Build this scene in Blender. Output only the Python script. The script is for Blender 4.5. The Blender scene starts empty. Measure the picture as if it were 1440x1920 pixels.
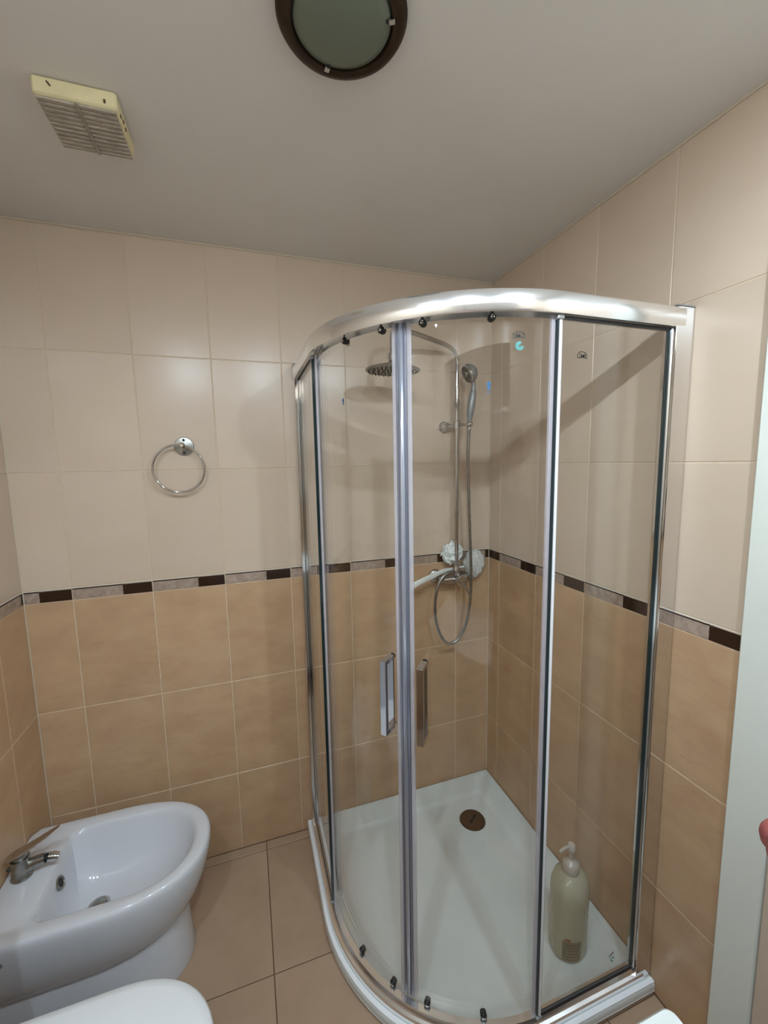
import bpy, math, random
from mathutils import Vector, Matrix
random.seed(4)
PI = math.pi
S = bpy.context.scene
COL = S.collection

# ------------------------------------------------------------------ camera
cam_d = bpy.data.cameras.new('camera')
cam_d.sensor_fit = 'VERTICAL'; cam_d.sensor_height = 36.0
cam_d.lens = 775.2 / 1920 * 36.0
cam_d.clip_start = 0.02
cam = bpy.data.objects.new('camera', cam_d); COL.objects.link(cam)
CR = Vector((0.94820343, -0.31712951, -0.01841539))
CU = Vector((0.0551047, 0.10711449, 0.99271847))
CF = Vector((0.31284777, 0.94231383, -0.11904165))
cam.matrix_world = Matrix(((CR.x, CU.x, -CF.x, -1.07975), (CR.y, CU.y, -CF.y, -1.67664), (CR.z, CU.z, -CF.z, 1.59907), (0, 0, 0, 1)))
S.camera = cam
# ------------------------------------------------------------------ world, exposure
w = bpy.data.worlds.new('world'); S.world = w; w.use_nodes = True
w.node_tree.nodes['Background'].inputs[0].default_value = (0.85, 0.93, 1.0, 1)
w.node_tree.nodes['Background'].inputs[1].default_value = 0.05
S.view_settings.view_transform = 'Standard'; S.view_settings.look = 'None'
S.view_settings.gamma = 1.0; S.view_settings.use_curve_mapping = False
S.view_settings.exposure = 0.0
LAMP_POWER = 23.5
LAMP_COLOR = (0.80, 0.945, 1.06)

# ------------------------------------------------------------------ sizes (metres)
W = 1.8175; H = 2.376; FRONT = -1.90
TW = 0.25; TH = 0.3991
ZD = 0.3425; ZC = ZD + TH; ZBB = ZC + TH; ZBT = ZBB + 0.0451; ZB = ZBT + TH; ZA = ZB + TH
CX, CY = -0.385, -0.40

# ------------------------------------------------------------------ materials
def lin(c):
    return tuple(((v / 255) / 12.92 if v / 255 <= 0.04045 else (((v / 255) + 0.055) / 1.055) ** 2.4) for v in c) + (1,)
def mat(name, color, rough=0.5, metal=0.0, **kw):
    m = bpy.data.materials.new(name); m.use_nodes = True
    b = m.node_tree.nodes['Principled BSDF']
    b.inputs['Base Color'].default_value = lin(color) if max(color) > 1 else tuple(color) + (1,)
    b.inputs['Roughness'].default_value = rough; b.inputs['Metallic'].default_value = metal
    for k, v in kw.items():
        b.inputs[k].default_value = v
    return m
def noisy(name, c1, c2, scale=(8, 8, 8), rough=0.5, detail=6, lo=0.35, hi=0.65, bump=0.0, r2=None, metal=0.0, veins=None, spec=0.5):
    """procedural mottled surface in world coordinates, small tint change from piece to piece"""
    m = mat(name, c1, rough, metal); nt = m.node_tree; N = nt.nodes; L = nt.links
    b = N['Principled BSDF']; b.inputs['Specular IOR Level'].default_value = spec
    geo = N.new('ShaderNodeNewGeometry'); mp = N.new('ShaderNodeMapping'); mp.inputs['Scale'].default_value = scale
    L.new(geo.outputs['Position'], mp.inputs['Vector'])
    oi = N.new('ShaderNodeObjectInfo'); ad = N.new('ShaderNodeVectorMath'); ad.operation = 'ADD'
    sc = N.new('ShaderNodeMath'); sc.operation = 'MULTIPLY'; sc.inputs[1].default_value = 30
    L.new(oi.outputs['Random'], sc.inputs[0]); L.new(mp.outputs[0], ad.inputs[0]); L.new(sc.outputs[0], ad.inputs[1])
    nz = N.new('ShaderNodeTexNoise'); nz.inputs['Scale'].default_value = 1; nz.inputs['Detail'].default_value = detail
    nz.inputs['Roughness'].default_value = 0.6
    L.new(ad.outputs[0], nz.inputs['Vector'])
    mr = N.new('ShaderNodeMapRange'); mr.inputs[1].default_value = lo; mr.inputs[2].default_value = hi
    L.new(nz.outputs[0], mr.inputs[0])
    mx = N.new('ShaderNodeMix'); mx.data_type = 'RGBA'; mx.inputs[6].default_value = lin(c1); mx.inputs[7].default_value = lin(c2)
    L.new(mr.outputs[0], mx.inputs[0]); out = mx.outputs[2]
    if veins:
        mp2 = N.new('ShaderNodeMapping'); mp2.inputs['Scale'].default_value = veins[1]; mp2.inputs['Rotation'].default_value = (0.12, 0.12, 0)
        L.new(geo.outputs['Position'], mp2.inputs['Vector'])
        ad2 = N.new('ShaderNodeVectorMath'); ad2.operation = 'ADD'
        L.new(mp2.outputs[0], ad2.inputs[0]); L.new(sc.outputs[0], ad2.inputs[1])
        n2 = N.new('ShaderNodeTexNoise'); n2.inputs['Scale'].default_value = 1; n2.inputs['Detail'].default_value = 5; n2.inputs['Roughness'].default_value = 0.65
        L.new(ad2.outputs[0], n2.inputs['Vector'])
        r = N.new('ShaderNodeMapRange'); r.inputs[1].default_value = 0.60; r.inputs[2].default_value = 0.74; r.inputs[4].default_value = veins[2]
        L.new(n2.outputs[0], r.inputs[0])
        m2 = N.new('ShaderNodeMix'); m2.data_type = 'RGBA'; m2.inputs[7].default_value = lin(veins[0])
        L.new(r.outputs[0], m2.inputs[0]); L.new(out, m2.inputs[6]); out = m2.outputs[2]
    hs = N.new('ShaderNodeHueSaturation'); vr = N.new('ShaderNodeMapRange'); vr.inputs[3].default_value = 0.965; vr.inputs[4].default_value = 1.035
    L.new(oi.outputs['Random'], vr.inputs[0]); L.new(vr.outputs[0], hs.inputs['Value']); L.new(out, hs.inputs['Color'])
    L.new(hs.outputs[0], b.inputs['Base Color'])
    if bump:
        bp = N.new('ShaderNodeBump'); bp.inputs['Strength'].default_value = bump; bp.inputs['Distance'].default_value = 0.002
        L.new(nz.outputs[0], bp.inputs['Height']); L.new(bp.outputs[0], b.inputs['Normal'])
    if r2 is not None:
        rr = N.new('ShaderNodeMapRange'); rr.inputs[3].default_value = rough; rr.inputs[4].default_value = r2
        L.new(nz.outputs[0], rr.inputs[0]); L.new(rr.outputs[0], b.inputs['Roughness'])
    return m
def glass_mat(name, tint, base=0.04, gloss_rough=0.0):
    """pane seen from either side: tinted clear layer plus angle-dependent mirror reflection"""
    m = bpy.data.materials.new(name); m.use_nodes = True; nt = m.node_tree; N = nt.nodes; L = nt.links
    for n in list(N):
        N.remove(n)
    o = N.new('ShaderNodeOutputMaterial'); tr = N.new('ShaderNodeBsdfTransparent'); tr.inputs[0].default_value = tint
    gl = N.new('ShaderNodeBsdfGlossy'); gl.inputs['Roughness'].default_value = gloss_rough; gl.inputs[0].default_value = (1, 1, 1, 1)
    lw = N.new('ShaderNodeLayerWeight'); lw.inputs[0].default_value = 0.5
    p = N.new('ShaderNodeMath'); p.operation = 'POWER'; p.inputs[1].default_value = 5
    q = N.new('ShaderNodeMath'); q.operation = 'MULTIPLY_ADD'; q.inputs[1].default_value = 0.9; q.inputs[2].default_value = base
    L.new(lw.outputs['Facing'], p.inputs[0]); L.new(p.outputs[0], q.inputs[0])
    mx = N.new('ShaderNodeMixShader'); L.new(q.outputs[0], mx.inputs[0]); L.new(tr.outputs[0], mx.inputs[1]); L.new(gl.outputs[0], mx.inputs[2])
    L.new(mx.outputs[0], o.inputs[0])
    return m
def film_mat(name, color, alpha, rough=0.2):
    m = mat(name, color, rough); m.node_tree.nodes['Principled BSDF'].inputs['Alpha'].default_value = alpha
    return m
M = {}
M['cream_tile'] = noisy('glazed cream tile', (210, 191, 171), (206, 186, 165), (2.5, 2.5, 4), rough=0.24, r2=0.28, detail=3)
M['tan_tile'] = noisy('glazed tan stone tile', (197, 165, 130), (186, 152, 119), (7, 7, 12), rough=0.30, r2=0.42, veins=((162, 128, 96), (9, 9, 60), 0.42))
M['grout'] = noisy('pale grout', (222, 203, 178), (208, 188, 160), (60, 60, 60), rough=0.85)
M['floor_tile'] = noisy('sand floor tile', (178, 152, 128), (168, 142, 118), (5, 5, 5), rough=0.42, r2=0.5)
M['floor_grout'] = mat('brown floor grout', (104, 78, 56), 0.9)
M['border_stone'] = noisy('speckled grey border stone', (178, 158, 142), (150, 130, 116), (60, 60, 60), rough=0.4)
M['border_dark'] = mat('dark brown border glaze', (48, 30, 20), 0.12)
M['border_white'] = mat('white border edge', (214, 204, 192), 0.3)
M['ceiling'] = noisy('matt ceiling paint', (221, 217, 212), (218, 214, 209), (3, 3, 3), rough=0.8, spec=0.2)
M['caulk'] = mat('pale caulk', (206, 192, 172), 0.7)
M['ceramic'] = mat('white sanitary ceramic', (213, 216, 222), 0.10)
M['seat_plastic'] = mat('white seat plastic', (232, 236, 240), 0.18)
M['tray'] = noisy('white tray acrylic', (222, 228, 226), (214, 221, 219), (6, 6, 6), rough=0.16, r2=0.22)
M['lip'] = mat('white lip with painted shine', (244, 248, 252), 0.22)  # whiter than the tray acrylic: the rim's reflected light is put into the colour
M['chrome'] = mat('polished chrome', (0.56, 0.56, 0.57), 0.07, 1.0)
M['dull_chrome'] = noisy('limescaled chrome', (176, 176, 172), (146, 148, 144), (50, 50, 50), rough=0.22, r2=0.4, metal=1.0)
M['satin'] = mat('satin grey plastic', (150, 151, 150), 0.35, 0.3)
M['anod'] = mat('polished anodised aluminium', (0.92, 0.93, 0.94), 0.18, 0.93)
M['anod_mirror'] = mat('bright anodised aluminium', (0.74, 0.73, 0.73), 0.09, 1.0)
M['glass'] = glass_mat('clear tempered glass', (0.993, 0.998, 0.995, 1), 0.026)
M['glass_edge'] = mat('dark green glass edge', (22, 42, 46), 0.15)
M['rubber'] = mat('black rubber gasket', (22, 24, 25), 0.5)
M['seal_clear'] = film_mat('clear lilac seal strip', (205, 200, 208), 0.5, 0.15)
M['seal_core'] = mat('grey lilac seal core', (134, 138, 152), 0.16, 0.5)
M['magnet'] = mat('glossy magnetic seal', (176, 182, 196), 0.14, 0.6)
M['seal_white'] = mat('white seal strip', (232, 232, 236), 0.3)
M['white_plastic'] = mat('white plastic', (226, 230, 224), 0.35)
M['bronze'] = noisy('aged bronze', (58, 42, 27), (46, 33, 21), (30, 30, 30), rough=0.38, r2=0.5, metal=0.55)
M['frosted'] = mat('frosted lamp glass', (104, 112, 98), 0.38)
M['cream_plastic'] = noisy('yellowed vent plastic', (240, 228, 184), (228, 216, 172), (20, 20, 20), rough=0.5)
M['dust'] = noisy('grey dusty vent slat', (190, 180, 166), (160, 150, 136), (40, 120, 40), rough=0.95)
M['rust'] = mat('rust stain', (98, 58, 34), 0.8)
M['casing'] = mat('white painted casing', (226, 230, 222), 0.35)
M['door_leaf'] = mat('beige painted door', (206, 188, 170), 0.45)
M['puff'] = mat('white sponge net', (238, 239, 235), 0.7, **{'Subsurface Weight': 0.1})
M['fleece'] = noisy('grey white fleece', (222, 222, 217), (196, 198, 194), (90, 90, 90), rough=0.9)
M['black'] = mat('black print', (18, 16, 16), 0.5)
M['teal'] = mat('teal print', (70, 142, 140), 0.4)
M['blue'] = mat('blue print', (26, 84, 128), 0.4)
M['bottle'] = mat('translucent cream bottle', (204, 198, 172), 0.16, **{'Transmission Weight': 0.25, 'Subsurface Weight': 0.0, 'IOR': 1.3})
M['pump'] = mat('pale pump plastic', (206, 196, 182), 0.25, **{'Transmission Weight': 0.15})
M['label_film'] = mat('brown label print', (132, 118, 84), 0.4)
M['label_dark'] = mat('dark label print', (92, 82, 56), 0.4)
M['label_orange'] = mat('orange label print', (158, 92, 48), 0.4)
M['skin'] = noisy('reddened skin', (172, 104, 96), (148, 76, 76), (60, 60, 60), rough=0.5, bump=0.2)
M['skin'].node_tree.nodes['Principled BSDF'].inputs['Subsurface Weight'].default_value = 0.15
M['skin'].node_tree.nodes['Principled BSDF'].inputs['Subsurface Scale'].default_value = 0.01
M['sweater'] = noisy('dark charcoal sweater', (30, 28, 30), (22, 20, 22), (120, 120, 120), rough=0.9)
M['trousers'] = noisy('dark brown trousers', (44, 34, 28), (34, 26, 22), (120, 120, 120), rough=0.9)
M['hair'] = noisy('dark hair', (38, 28, 22), (26, 19, 15), (200, 200, 30), rough=0.6)
M['dark_eye'] = mat('brown eye', (60, 40, 28), 0.15)
M['lips'] = mat('lips', (158, 84, 78), 0.4)
M['face_skin'] = noisy('fair skin', (204, 158, 134), (192, 142, 118), (60, 60, 60), rough=0.5)
M['nail'] = mat('finger nail', (214, 150, 138), 0.3)
M['worktop'] = mat('white solid worktop', (216, 221, 218), 0.3)
M['cabinet'] = mat('white cabinet lacquer', (226, 226, 222), 0.35)
M['drain_cap'] = mat('brown bronze drain cap', (104, 80, 58), 0.35, 0.6)
M['mirror'] = mat('mirror silver', (0.88, 0.9, 0.89), 0.02, 1.0)

def emit_mat(name, color, k):
    m = bpy.data.materials.new(name); m.use_nodes = True; nt = m.node_tree
    b = nt.nodes['Principled BSDF']; b.inputs['Emission Color'].default_value = tuple(color) + (1,)
    b.inputs['Emission Strength'].default_value = k
    return m

M['lamp_glow'] = emit_mat('lit lamp', LAMP_COLOR, 30)
# ------------------------------------------------------------------ object helpers
WL = {}
def props(o, label=None, cat=None, group=None, kind=None):
    if label: o['label'] = label
    if cat: o['category'] = cat
    if group: o['group'] = group
    if kind: o['kind'] = kind
    return o
def empty(name, loc, label, cat, group=None):
    o = bpy.data.objects.new(name, None); COL.objects.link(o); o.location = loc; o.empty_display_size = 0.05
    WL[o.name] = Vector(loc)
    return props(o, label, cat, group)
def link(o, parent, world):
    COL.objects.link(o); world = Vector(world)
    WL[o.name] = world
    if parent is not None:
        o.parent = parent; o.location = world - WL[parent.name]
    else:
        o.location = world
    return o
class MB:
    def __init__(s): s.v = []; s.f = []
    def loops(s, loops, close=True, cap0=False, cap1=False):
        n = len(loops[0]); b = len(s.v)
        for lp in loops: s.v += [Vector(p) for p in lp]
        for i in range(len(loops) - 1):
            for j in range(n if close else n - 1):
                k = (j + 1) % n
                s.f.append((b + i * n + j, b + i * n + k, b + (i + 1) * n + k, b + (i + 1) * n + j))
        if cap0: s.f.append(tuple(b + j for j in reversed(range(n))))
        if cap1: s.f.append(tuple(b + (len(loops) - 1) * n + j for j in range(n)))
        return s
    def box(s, c, d, rz=0.0, ch=0.0, R=None):
        x, y, z = d[0] / 2, d[1] / 2, d[2] / 2
        R = R or Matrix.Rotation(rz, 3, 'Z'); c = Vector(c)
        def ring(zz, e):
            if ch:
                a, b = x - e, y - e; q = ch
                pts = [(a - q, -b), (a, -b + q), (a, b - q), (a - q, b), (-a + q, b), (-a, b - q), (-a, -b + q), (-a + q, -b)]
            else:
                pts = [(x, -y), (x, y), (-x, y), (-x, -y)]
            return [c + R @ Vector((p[0], p[1], zz)) for p in pts]
        if ch: s.loops([ring(-z, ch), ring(-z + ch, 0), ring(z - ch, 0), ring(z, ch)], True, True, True)
        else: s.loops([ring(-z, 0), ring(z, 0)], True, True, True)
        return s
    def tube(s, path, r, n=14, caps=True, closed=False):
        path = [Vector(p) for p in path]; m = len(path)
        rs = r if isinstance(r, (list, tuple)) else [r] * m
        up = None; lps = []
        for i, p in enumerate(path):
            if closed: t = (path[(i + 1) % m] - path[i - 1]).normalized()
            else: t = (path[min(i + 1, m - 1)] - path[max(i - 1, 0)]).normalized()
            if up is None:
                up = Vector((0, 0, 1)) if abs(t.z) < 0.9 else Vector((1, 0, 0))
            a = (up - t * up.dot(t)).normalized(); up = a; bb = t.cross(a)
            lps.append([p + (a * math.cos(2 * PI * k / n) + bb * math.sin(2 * PI * k / n)) * rs[i] for k in range(n)])
        if closed: lps.append(lps[0]); s.loops(lps)
        else: s.loops(lps, True, caps, caps)
        return s
    def lathe(s, prof, origin, axis=(0, 0, 1), n=32, cap0=True, cap1=True):
        origin = Vector(origin); a = Vector(axis).normalized()
        u = a.orthogonal().normalized(); v = a.cross(u)
        lps = [[origin + a * h + (u * math.cos(2 * PI * k / n) + v * math.sin(2 * PI * k / n)) * max(r, 1e-5) for k in range(n)] for r, h in prof]
        return s.loops(lps, True, cap0, cap1)
    def build(s, name, material, parent=None, smooth=False, world=None, auto=None, label=None, bevel=None, subsurf=0):
        xs = [p.x for p in s.v]; ys = [p.y for p in s.v]; zs = [p.z for p in s.v]
        o0 = Vector(world) if world is not None else Vector(((min(xs) + max(xs)) / 2, (min(ys) + max(ys)) / 2, min(zs)))
        me = bpy.data.meshes.new(name); me.from_pydata([p - o0 for p in s.v], [], s.f); me.update()
        me.materials.append(material)
        import bmesh
        bm = bmesh.new(); bm.from_mesh(me); bmesh.ops.recalc_face_normals(bm, faces=bm.faces); bm.to_mesh(me); bm.free()
        if smooth:
            me.polygons.foreach_set('use_smooth', [True] * len(me.polygons))
            if hasattr(me, 'set_sharp_from_angle'): me.set_sharp_from_angle(angle=math.radians(auto or 40))
        o = bpy.data.objects.new(name, me); link(o, parent, o0)
        if bevel:
            bv = o.modifiers.new('bevel', 'BEVEL'); bv.width = bevel; bv.segments = 2; bv.limit_method = 'ANGLE'
        if subsurf:
            ss = o.modifiers.new('subsurf', 'SUBSURF'); ss.levels = subsurf; ss.render_levels = subsurf
        if label: o['label'] = label
        return o
def arc_pts(c, r, a0, a1, n, z=None):
    out = []
    for i in range(n + 1):
        a = math.radians(a0 + (a1 - a0) * i / n); out.append((c[0] + r * math.cos(a), c[1] + r * math.sin(a)))
    return out
def smooth_path(pts, n=8):
    """Catmull-Rom through points"""
    P = [Vector(p) for p in pts]; P = [P[0] * 2 - P[1]] + P + [P[-1] * 2 - P[-2]]; out = []
    for i in range(1, len(P) - 2):
        for k in range(n):
            t = k / n; a, b, c, d = P[i - 1], P[i], P[i + 1], P[i + 2]
            out.append(0.5 * ((2 * b) + (c - a) * t + (2 * a - 5 * b + 4 * c - d) * t * t + (3 * b - a - 3 * c + d) * t ** 3))
    out.append(P[-2]); return out

# ------------------------------------------------------------------ tiled walls
tile_cache = {}
def tile(parent, name, o, u, v, w, h, t, material, gap=0.0026, ch=0.0012, proud=0.0):
    """o: corner on the finished wall face; u, v: unit directions; outward normal is u x v"""
    w2, h2 = w - gap, h - gap
    if w2 < 0.003 or h2 < 0.003: return None
    key = (round(w2, 4), round(h2, 4), t, material.name, ch)
    me = tile_cache.get(key)
    if me is None:
        b = MB(); hw, hh = w2 / 2, h2 / 2
        R = lambda a, bb, z: [Vector((-a, -bb, z)), Vector((a, -bb, z)), Vector((a, bb, z)), Vector((-a, bb, z))]
        b.loops([R(hw, hh, -t), R(hw, hh, -ch), R(hw - ch, hh - ch, 0)], True, False, True)
        me = bpy.data.meshes.new(name); me.from_pydata(b.v, [], b.f); me.update(); me.materials.append(material)
        tile_cache[key] = me
    u = Vector(u); v = Vector(v); n = u.cross(v)
    ob = bpy.data.objects.new(name, me)
    c = Vector(o) + u * (w / 2) + v * (h / 2) + n * proud
    ob.rotation_euler = Matrix((u, v, n)).transposed().to_euler()
    link(ob, parent, c)
    return ob
def struct(name, mb, material, label, cat):
    o = mb.build(name, material); return props(o, label, cat, kind='structure')
ROWS = [(0.0, ZD), (ZD, ZC), (ZC, ZBB), (ZBT, ZB), (ZB, ZA), (ZA, H)]
def clad(parent, base, u, L, first, flip=False):
    """base: left end on the floor, u: left-to-right as seen from the room; first: distance to the first joint"""
    v = (0, 0, 1); u = Vector(u); base = Vector(base)
    cuts = [0.0]; x = first
    while x < L - 1e-4:
        if x > 1e-4: cuts.append(x)
        x += TW
    cuts.append(L)
    for a, b in zip(cuts[:-1], cuts[1:]):
        for (z0, z1) in ROWS:
            m = M['tan_tile'] if z1 < ZBT else M['cream_tile']
            tile(parent, 'tile', base + u * a + Vector((0, 0, z0)), u, v, b - a, z1 - z0, 0.006, m,
                 gap=0.0034 if z1 < ZBT else 0.0026)
    # decorated border: each piece is a speckled stone block then a dark block, a dark line over the stone
    x = first - TW
    while x < L:
        for (s0, s1, nm, m, z0, z1) in ((0.0, 0.62, 'border_stone', 'border_stone', ZBB, ZBT - 0.009), (0.62, 1.0, 'border_block', 'border_dark', ZBB, ZBT - 0.006),
                                       (0.0, 0.62, 'border_line', 'border_dark', ZBT - 0.009, ZBT - 0.004), (0.62, 1.0, 'border_line', 'border_dark', ZBT - 0.0062, ZBT - 0.004)):
            a = max(0.0, x + TW * s0 + (0.0016 if s0 == 0 else 0)); b = min(L, x + TW * s1 - (0.0016 if s1 == 1 else 0))
            if b - a > 0.004:
                tile(parent, nm, base + u * a + Vector((0, 0, z0 + 0.0012)), u, v, b - a, z1 - z0 - (0.0012 if nm != 'border_line' else 0), 0.006, M[m], gap=0.0, ch=0.0005, proud=0.0006)
        a = max(0.0, x + 0.0016); b = min(L, x + TW - 0.0016)
        if b - a > 0.004:
            tile(parent, 'border_edge', base + u * a + Vector((0, 0, ZBT - 0.004)), u, v, b - a, 0.0034, 0.006, M['border_white'], gap=0.0, ch=0.0005, proud=0.0012)
        x += TW
G = 0.0016
wall_back = struct('wall_back', MB().box((-W / 2, 0.05 + G, H / 2), (W + 0.2, 0.10, H)), M['grout'], 'tiled back wall, cream tiles above tan tiles with a dark chequered border', 'wall')
clad(wall_back, (-W, 0, 0), (1, 0, 0), W, W - 0.1767 - 6 * TW)
RW_END = -1.062
wall_right = struct('wall_right', MB().box((0.05 + G, RW_END / 2 + 0.0, H / 2), (0.10, -RW_END, H)), M['grout'], 'tiled right wall beside the shower, running to the white door casing', 'wall')
clad(wall_right, (0, 0, 0), (0, -1, 0), -RW_END, 0.0859)
wall_left = struct('wall_left', MB().box((-W - 0.05 - G, FRONT / 2, H / 2), (0.10, -FRONT, H)), M['grout'], 'tiled left wall behind the bidet', 'wall')
clad(wall_left, (-W, FRONT, 0), (0, 1, 0), -FRONT, (-FRONT - 0.170) % TW)
wall_front = struct('wall_front', MB().box((-W / 2, FRONT - 0.05 - G, H / 2), (W + 0.2, 0.10, H)), M['grout'], 'tiled front wall behind the camera, above the vanity', 'wall')
clad(wall_front, (0, FRONT, 0), (-1, 0, 0), W, 0.12)
# wall above and beyond the doorway on the right
wall_beyond = struct('wall_doorway', MB().box((0.05, (FRONT + RW_END) / 2, 2.24), (0.10, RW_END - FRONT, 0.272)), M['ceiling'], 'painted wall strip over the doorway', 'wall')
ceiling = struct('ceiling', MB().box((-W / 2, FRONT / 2, H + 0.05), (W + 0.2, -FRONT + 0.2, 0.10)), M['ceiling'], 'plain grey-white painted ceiling', 'ceiling')
floor = struct('floor', MB().box((-W / 2, FRONT / 2, -0.05 - G), (W + 0.2, -FRONT + 0.2, 0.10)), M['floor_grout'], 'sand-coloured tiled floor', 'floor')
xs = [-W] + [x for x in (-1.0802 - 0.45, -1.0802, -1.0802 + 0.45, -1.0802 + 0.90) if -W < x < 0] + [0]
ys = [0, -0.0417, -0.4918, -0.9190, -1.392, -1.842, FRONT]
for a, b in zip(xs[:-1], xs[1:]):
    for c, d in zip(ys[:-1], ys[1:]):
        tile(floor, 'tile', (a, d, 0), (1, 0, 0), (0, 1, 0), b - a, c - d, 0.006, M['floor_tile'], gap=0.003)
# thin caulk lines under the ceiling
def bead(name, p0, p1, label, r=0.0035):
    return props(MB().tube([p0, p1], r, 8).build(name, M['caulk'], None, True), label, 'trim', kind='structure')
bead('trim_1', (-W + 0.004, -0.002, H - 0.002), (-0.004, -0.002, H - 0.002), 'pale caulk line where back wall meets ceiling')
bead('trim_2', (-0.002, -0.006, H - 0.002), (-0.002, RW_END, H - 0.002), 'pale caulk line where right wall meets ceiling')
bead('trim_3', (-0.0012, -0.0012, 0.05), (-0.0012, -0.0012, H - 0.006), 'pale joint in the corner behind the shower', r=0.0018)
bead('trim_4', (-W + 0.0012, -0.0012, 0.01), (-W + 0.0012, -0.0012, H - 0.006), 'pale joint in the corner behind the bidet', r=0.0018)

# doorway on the right: white casing then beige door
casing = props(MB().box((-0.001, -1.112, 1.05), (0.034, 0.086, 2.10), ch=0.003).build('trim_5', M['casing'], None, True), 'white vertical door casing at the right end of the tiled wall', 'trim', kind='structure')
door = props(MB().box((0.007, -1.53, 1.05), (0.04, 0.749, 2.10), ch=0.003).build('door_1', M['door_leaf'], None, True), 'beige door leaf beyond the white casing at the right edge', 'door', kind='structure')

# ------------------------------------------------------------------ ceiling lamp (off) and vent
lamp = empty('ceiling_lamp', (-0.873, -0.876, H), 'round bronze-rimmed ceiling lamp with frosted glass, switched off', 'lamp')
lc = (-0.8765, -0.885)
MB().lathe([(0.104, 0), (0.1125, -0.004), (0.1135, -0.010), (0.108, -0.018), (0.096, -0.0225), (0.089, -0.021), (0.0865, -0.016), (0.0865, -0.008)], (lc[0], lc[1], H), n=72, cap0=False, cap1=False).build('rim', M['bronze'], lamp, True)
MB().lathe([(0.0862, -0.008), (0.0862, -0.014), (0.083, -0.019), (0.07, -0.025), (0.045, -0.030), (0.02, -0.032), (0.0, -0.0322)], (lc[0], lc[1], H), n=64).build('glass_bowl', M['frosted'], lamp, True)
for k, ang in enumerate((97, 217, 337)):
    a = math.radians(ang); p = (lc[0] + 0.0862 * math.cos(a), lc[1] + 0.0862 * math.sin(a), H - 0.0215)
    cl = MB().box(p, (0.011, 0.010, 0.006), rz=a, ch=0.001).build('clip', M['chrome'], lamp, label='small steel clip' if k == 0 else None)
    MB().box((p[0] - 0.009 * math.cos(a), p[1] - 0.009 * math.sin(a), p[2] + 0.001), (0.009, 0.006, 0.004), rz=a).build('clip_tab', M['rubber'], cl)

vent = empty('ceiling_vent', (-1.367, -0.52, H), 'yellowed square ceiling extractor vent with grey dusty slatted face', 'vent')
vx0, vx1, vy0, vy1, vz = -1.440, -1.292, -0.595, -0.445, H - 0.038
VR = Matrix.Rotation(0.0, 3, 'Z')
MB().box(((vx0 + vx1) / 2, (vy0 + vy1) / 2, (H + vz) / 2 + 0.0015), (vx1 - vx0, vy1 - vy0, H - vz - 0.003), ch=0.004).build('housing', M['cream_plastic'], vent, True)
for side, (xa, xb) in enumerate(((vx0 + 0.004, vx0 + 0.070), (vx0 + 0.078, vx1 - 0.004))):
    for k in range(11):
        y = vy0 + 0.009 + k * 0.0132
        MB().box(((xa + xb) / 2, y, vz + 0.0005), (xb - xa, 0.0105, 0.0035), R=Matrix.Rotation(0.22 + random.uniform(-0.05, 0.05), 3, 'X')).build('slat', M['dust'], vent)
MB().box((vx0 + 0.074, (vy0 + vy1) / 2, vz), (0.007, vy1 - vy0 - 0.004, 0.005), ch=0.001).build('centre_rib', noisy('dusty rib', (172, 162, 146), (150, 140, 124), (50, 50, 50), 0.9), vent)
MB().box((vx0 + 0.030, vy0 - 0.0006, vz + 0.024), (0.010, 0.0022, 0.003), R=Matrix.Rotation(0.9, 3, 'Y'), ch=0.0004).build('rust_mark', M['rust'], vent)
MB().box((vx1 - 0.022, vy0 - 0.0006, vz + 0.014), (0.004, 0.0022, 0.007), ch=0.0004).build('rust_mark', M['rust'], vent)
for yy, zz in ((-0.568, 0.010), (-0.545, 0.016), (-0.528, 0.012)):
    MB().box((vx1 + 0.0004, yy, vz + zz), (0.002, 0.008, 0.005), ch=0.0004).build('rust_mark', M['rust'], vent)

# ------------------------------------------------------------------ shower tray
tray = empty('shower_tray', (-0.45, -0.45, 0), 'white low quadrant shower tray with raised wall ledges', 'shower tray')
def qloop(dw, df, z, rad=0.52, zf=None):
    """closed outline of the quadrant: dw in from the walls, df in from the curved front"""
    R = rad - df; xl = CX - R; yf = CY - R
    pts = [(-dw, -dw)]
    for i in range(1, 9): pts.append((-dw + (xl + dw) * i / 8, -dw))
    for i in range(1, 5): pts.append((xl, -dw + (CY + dw) * i / 4))
    for p in arc_pts((CX, CY), R, 180, 270, 28)[1:]: pts.append(p)
    for i in range(1, 5): pts.append((CX + (-dw - CX) * i / 4, yf))
    for i in range(1, 8): pts.append((-dw, yf + (-dw - yf) * i / 8))
    return [Vector((x, y, z)) for x, y in pts]
E0 = 0.002
b = MB()
TZ = 0.042
b.loops([qloop(E0, 0.004, 0.001), qloop(E0, 0.0, 0.010), qloop(E0, 0.0, TZ - 0.012), qloop(E0, 0.003, TZ - 0.003), qloop(E0 + 0.001, 0.009, TZ), qloop(0.012, 0.050, TZ), qloop(0.020, 0.058, TZ - 0.003),
         qloop(0.088, 0.075, TZ - 0.010), qloop(0.094, 0.090, TZ - 0.0135), qloop(0.100, 0.100, TZ - 0.019), qloop(0.112, 0.118, TZ - 0.0215), qloop(0.14, 0.15, TZ - 0.0225)], True, False, False)
base = len(b.v) - len(qloop(0, 0, 0)); n = len(qloop(0, 0, 0))
b.v.append(Vector((-0.21, -0.22, TZ - 0.027))); ci = len(b.v) - 1
for j in range(n): b.f.append((base + j, base + (j + 1) % n, ci))
b.build('basin', M['tray'], tray, True, auto=50)
lip = MB(); qa = lambda df, z: [p for p in qloop(E0, df, z)][8:-7]
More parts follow.
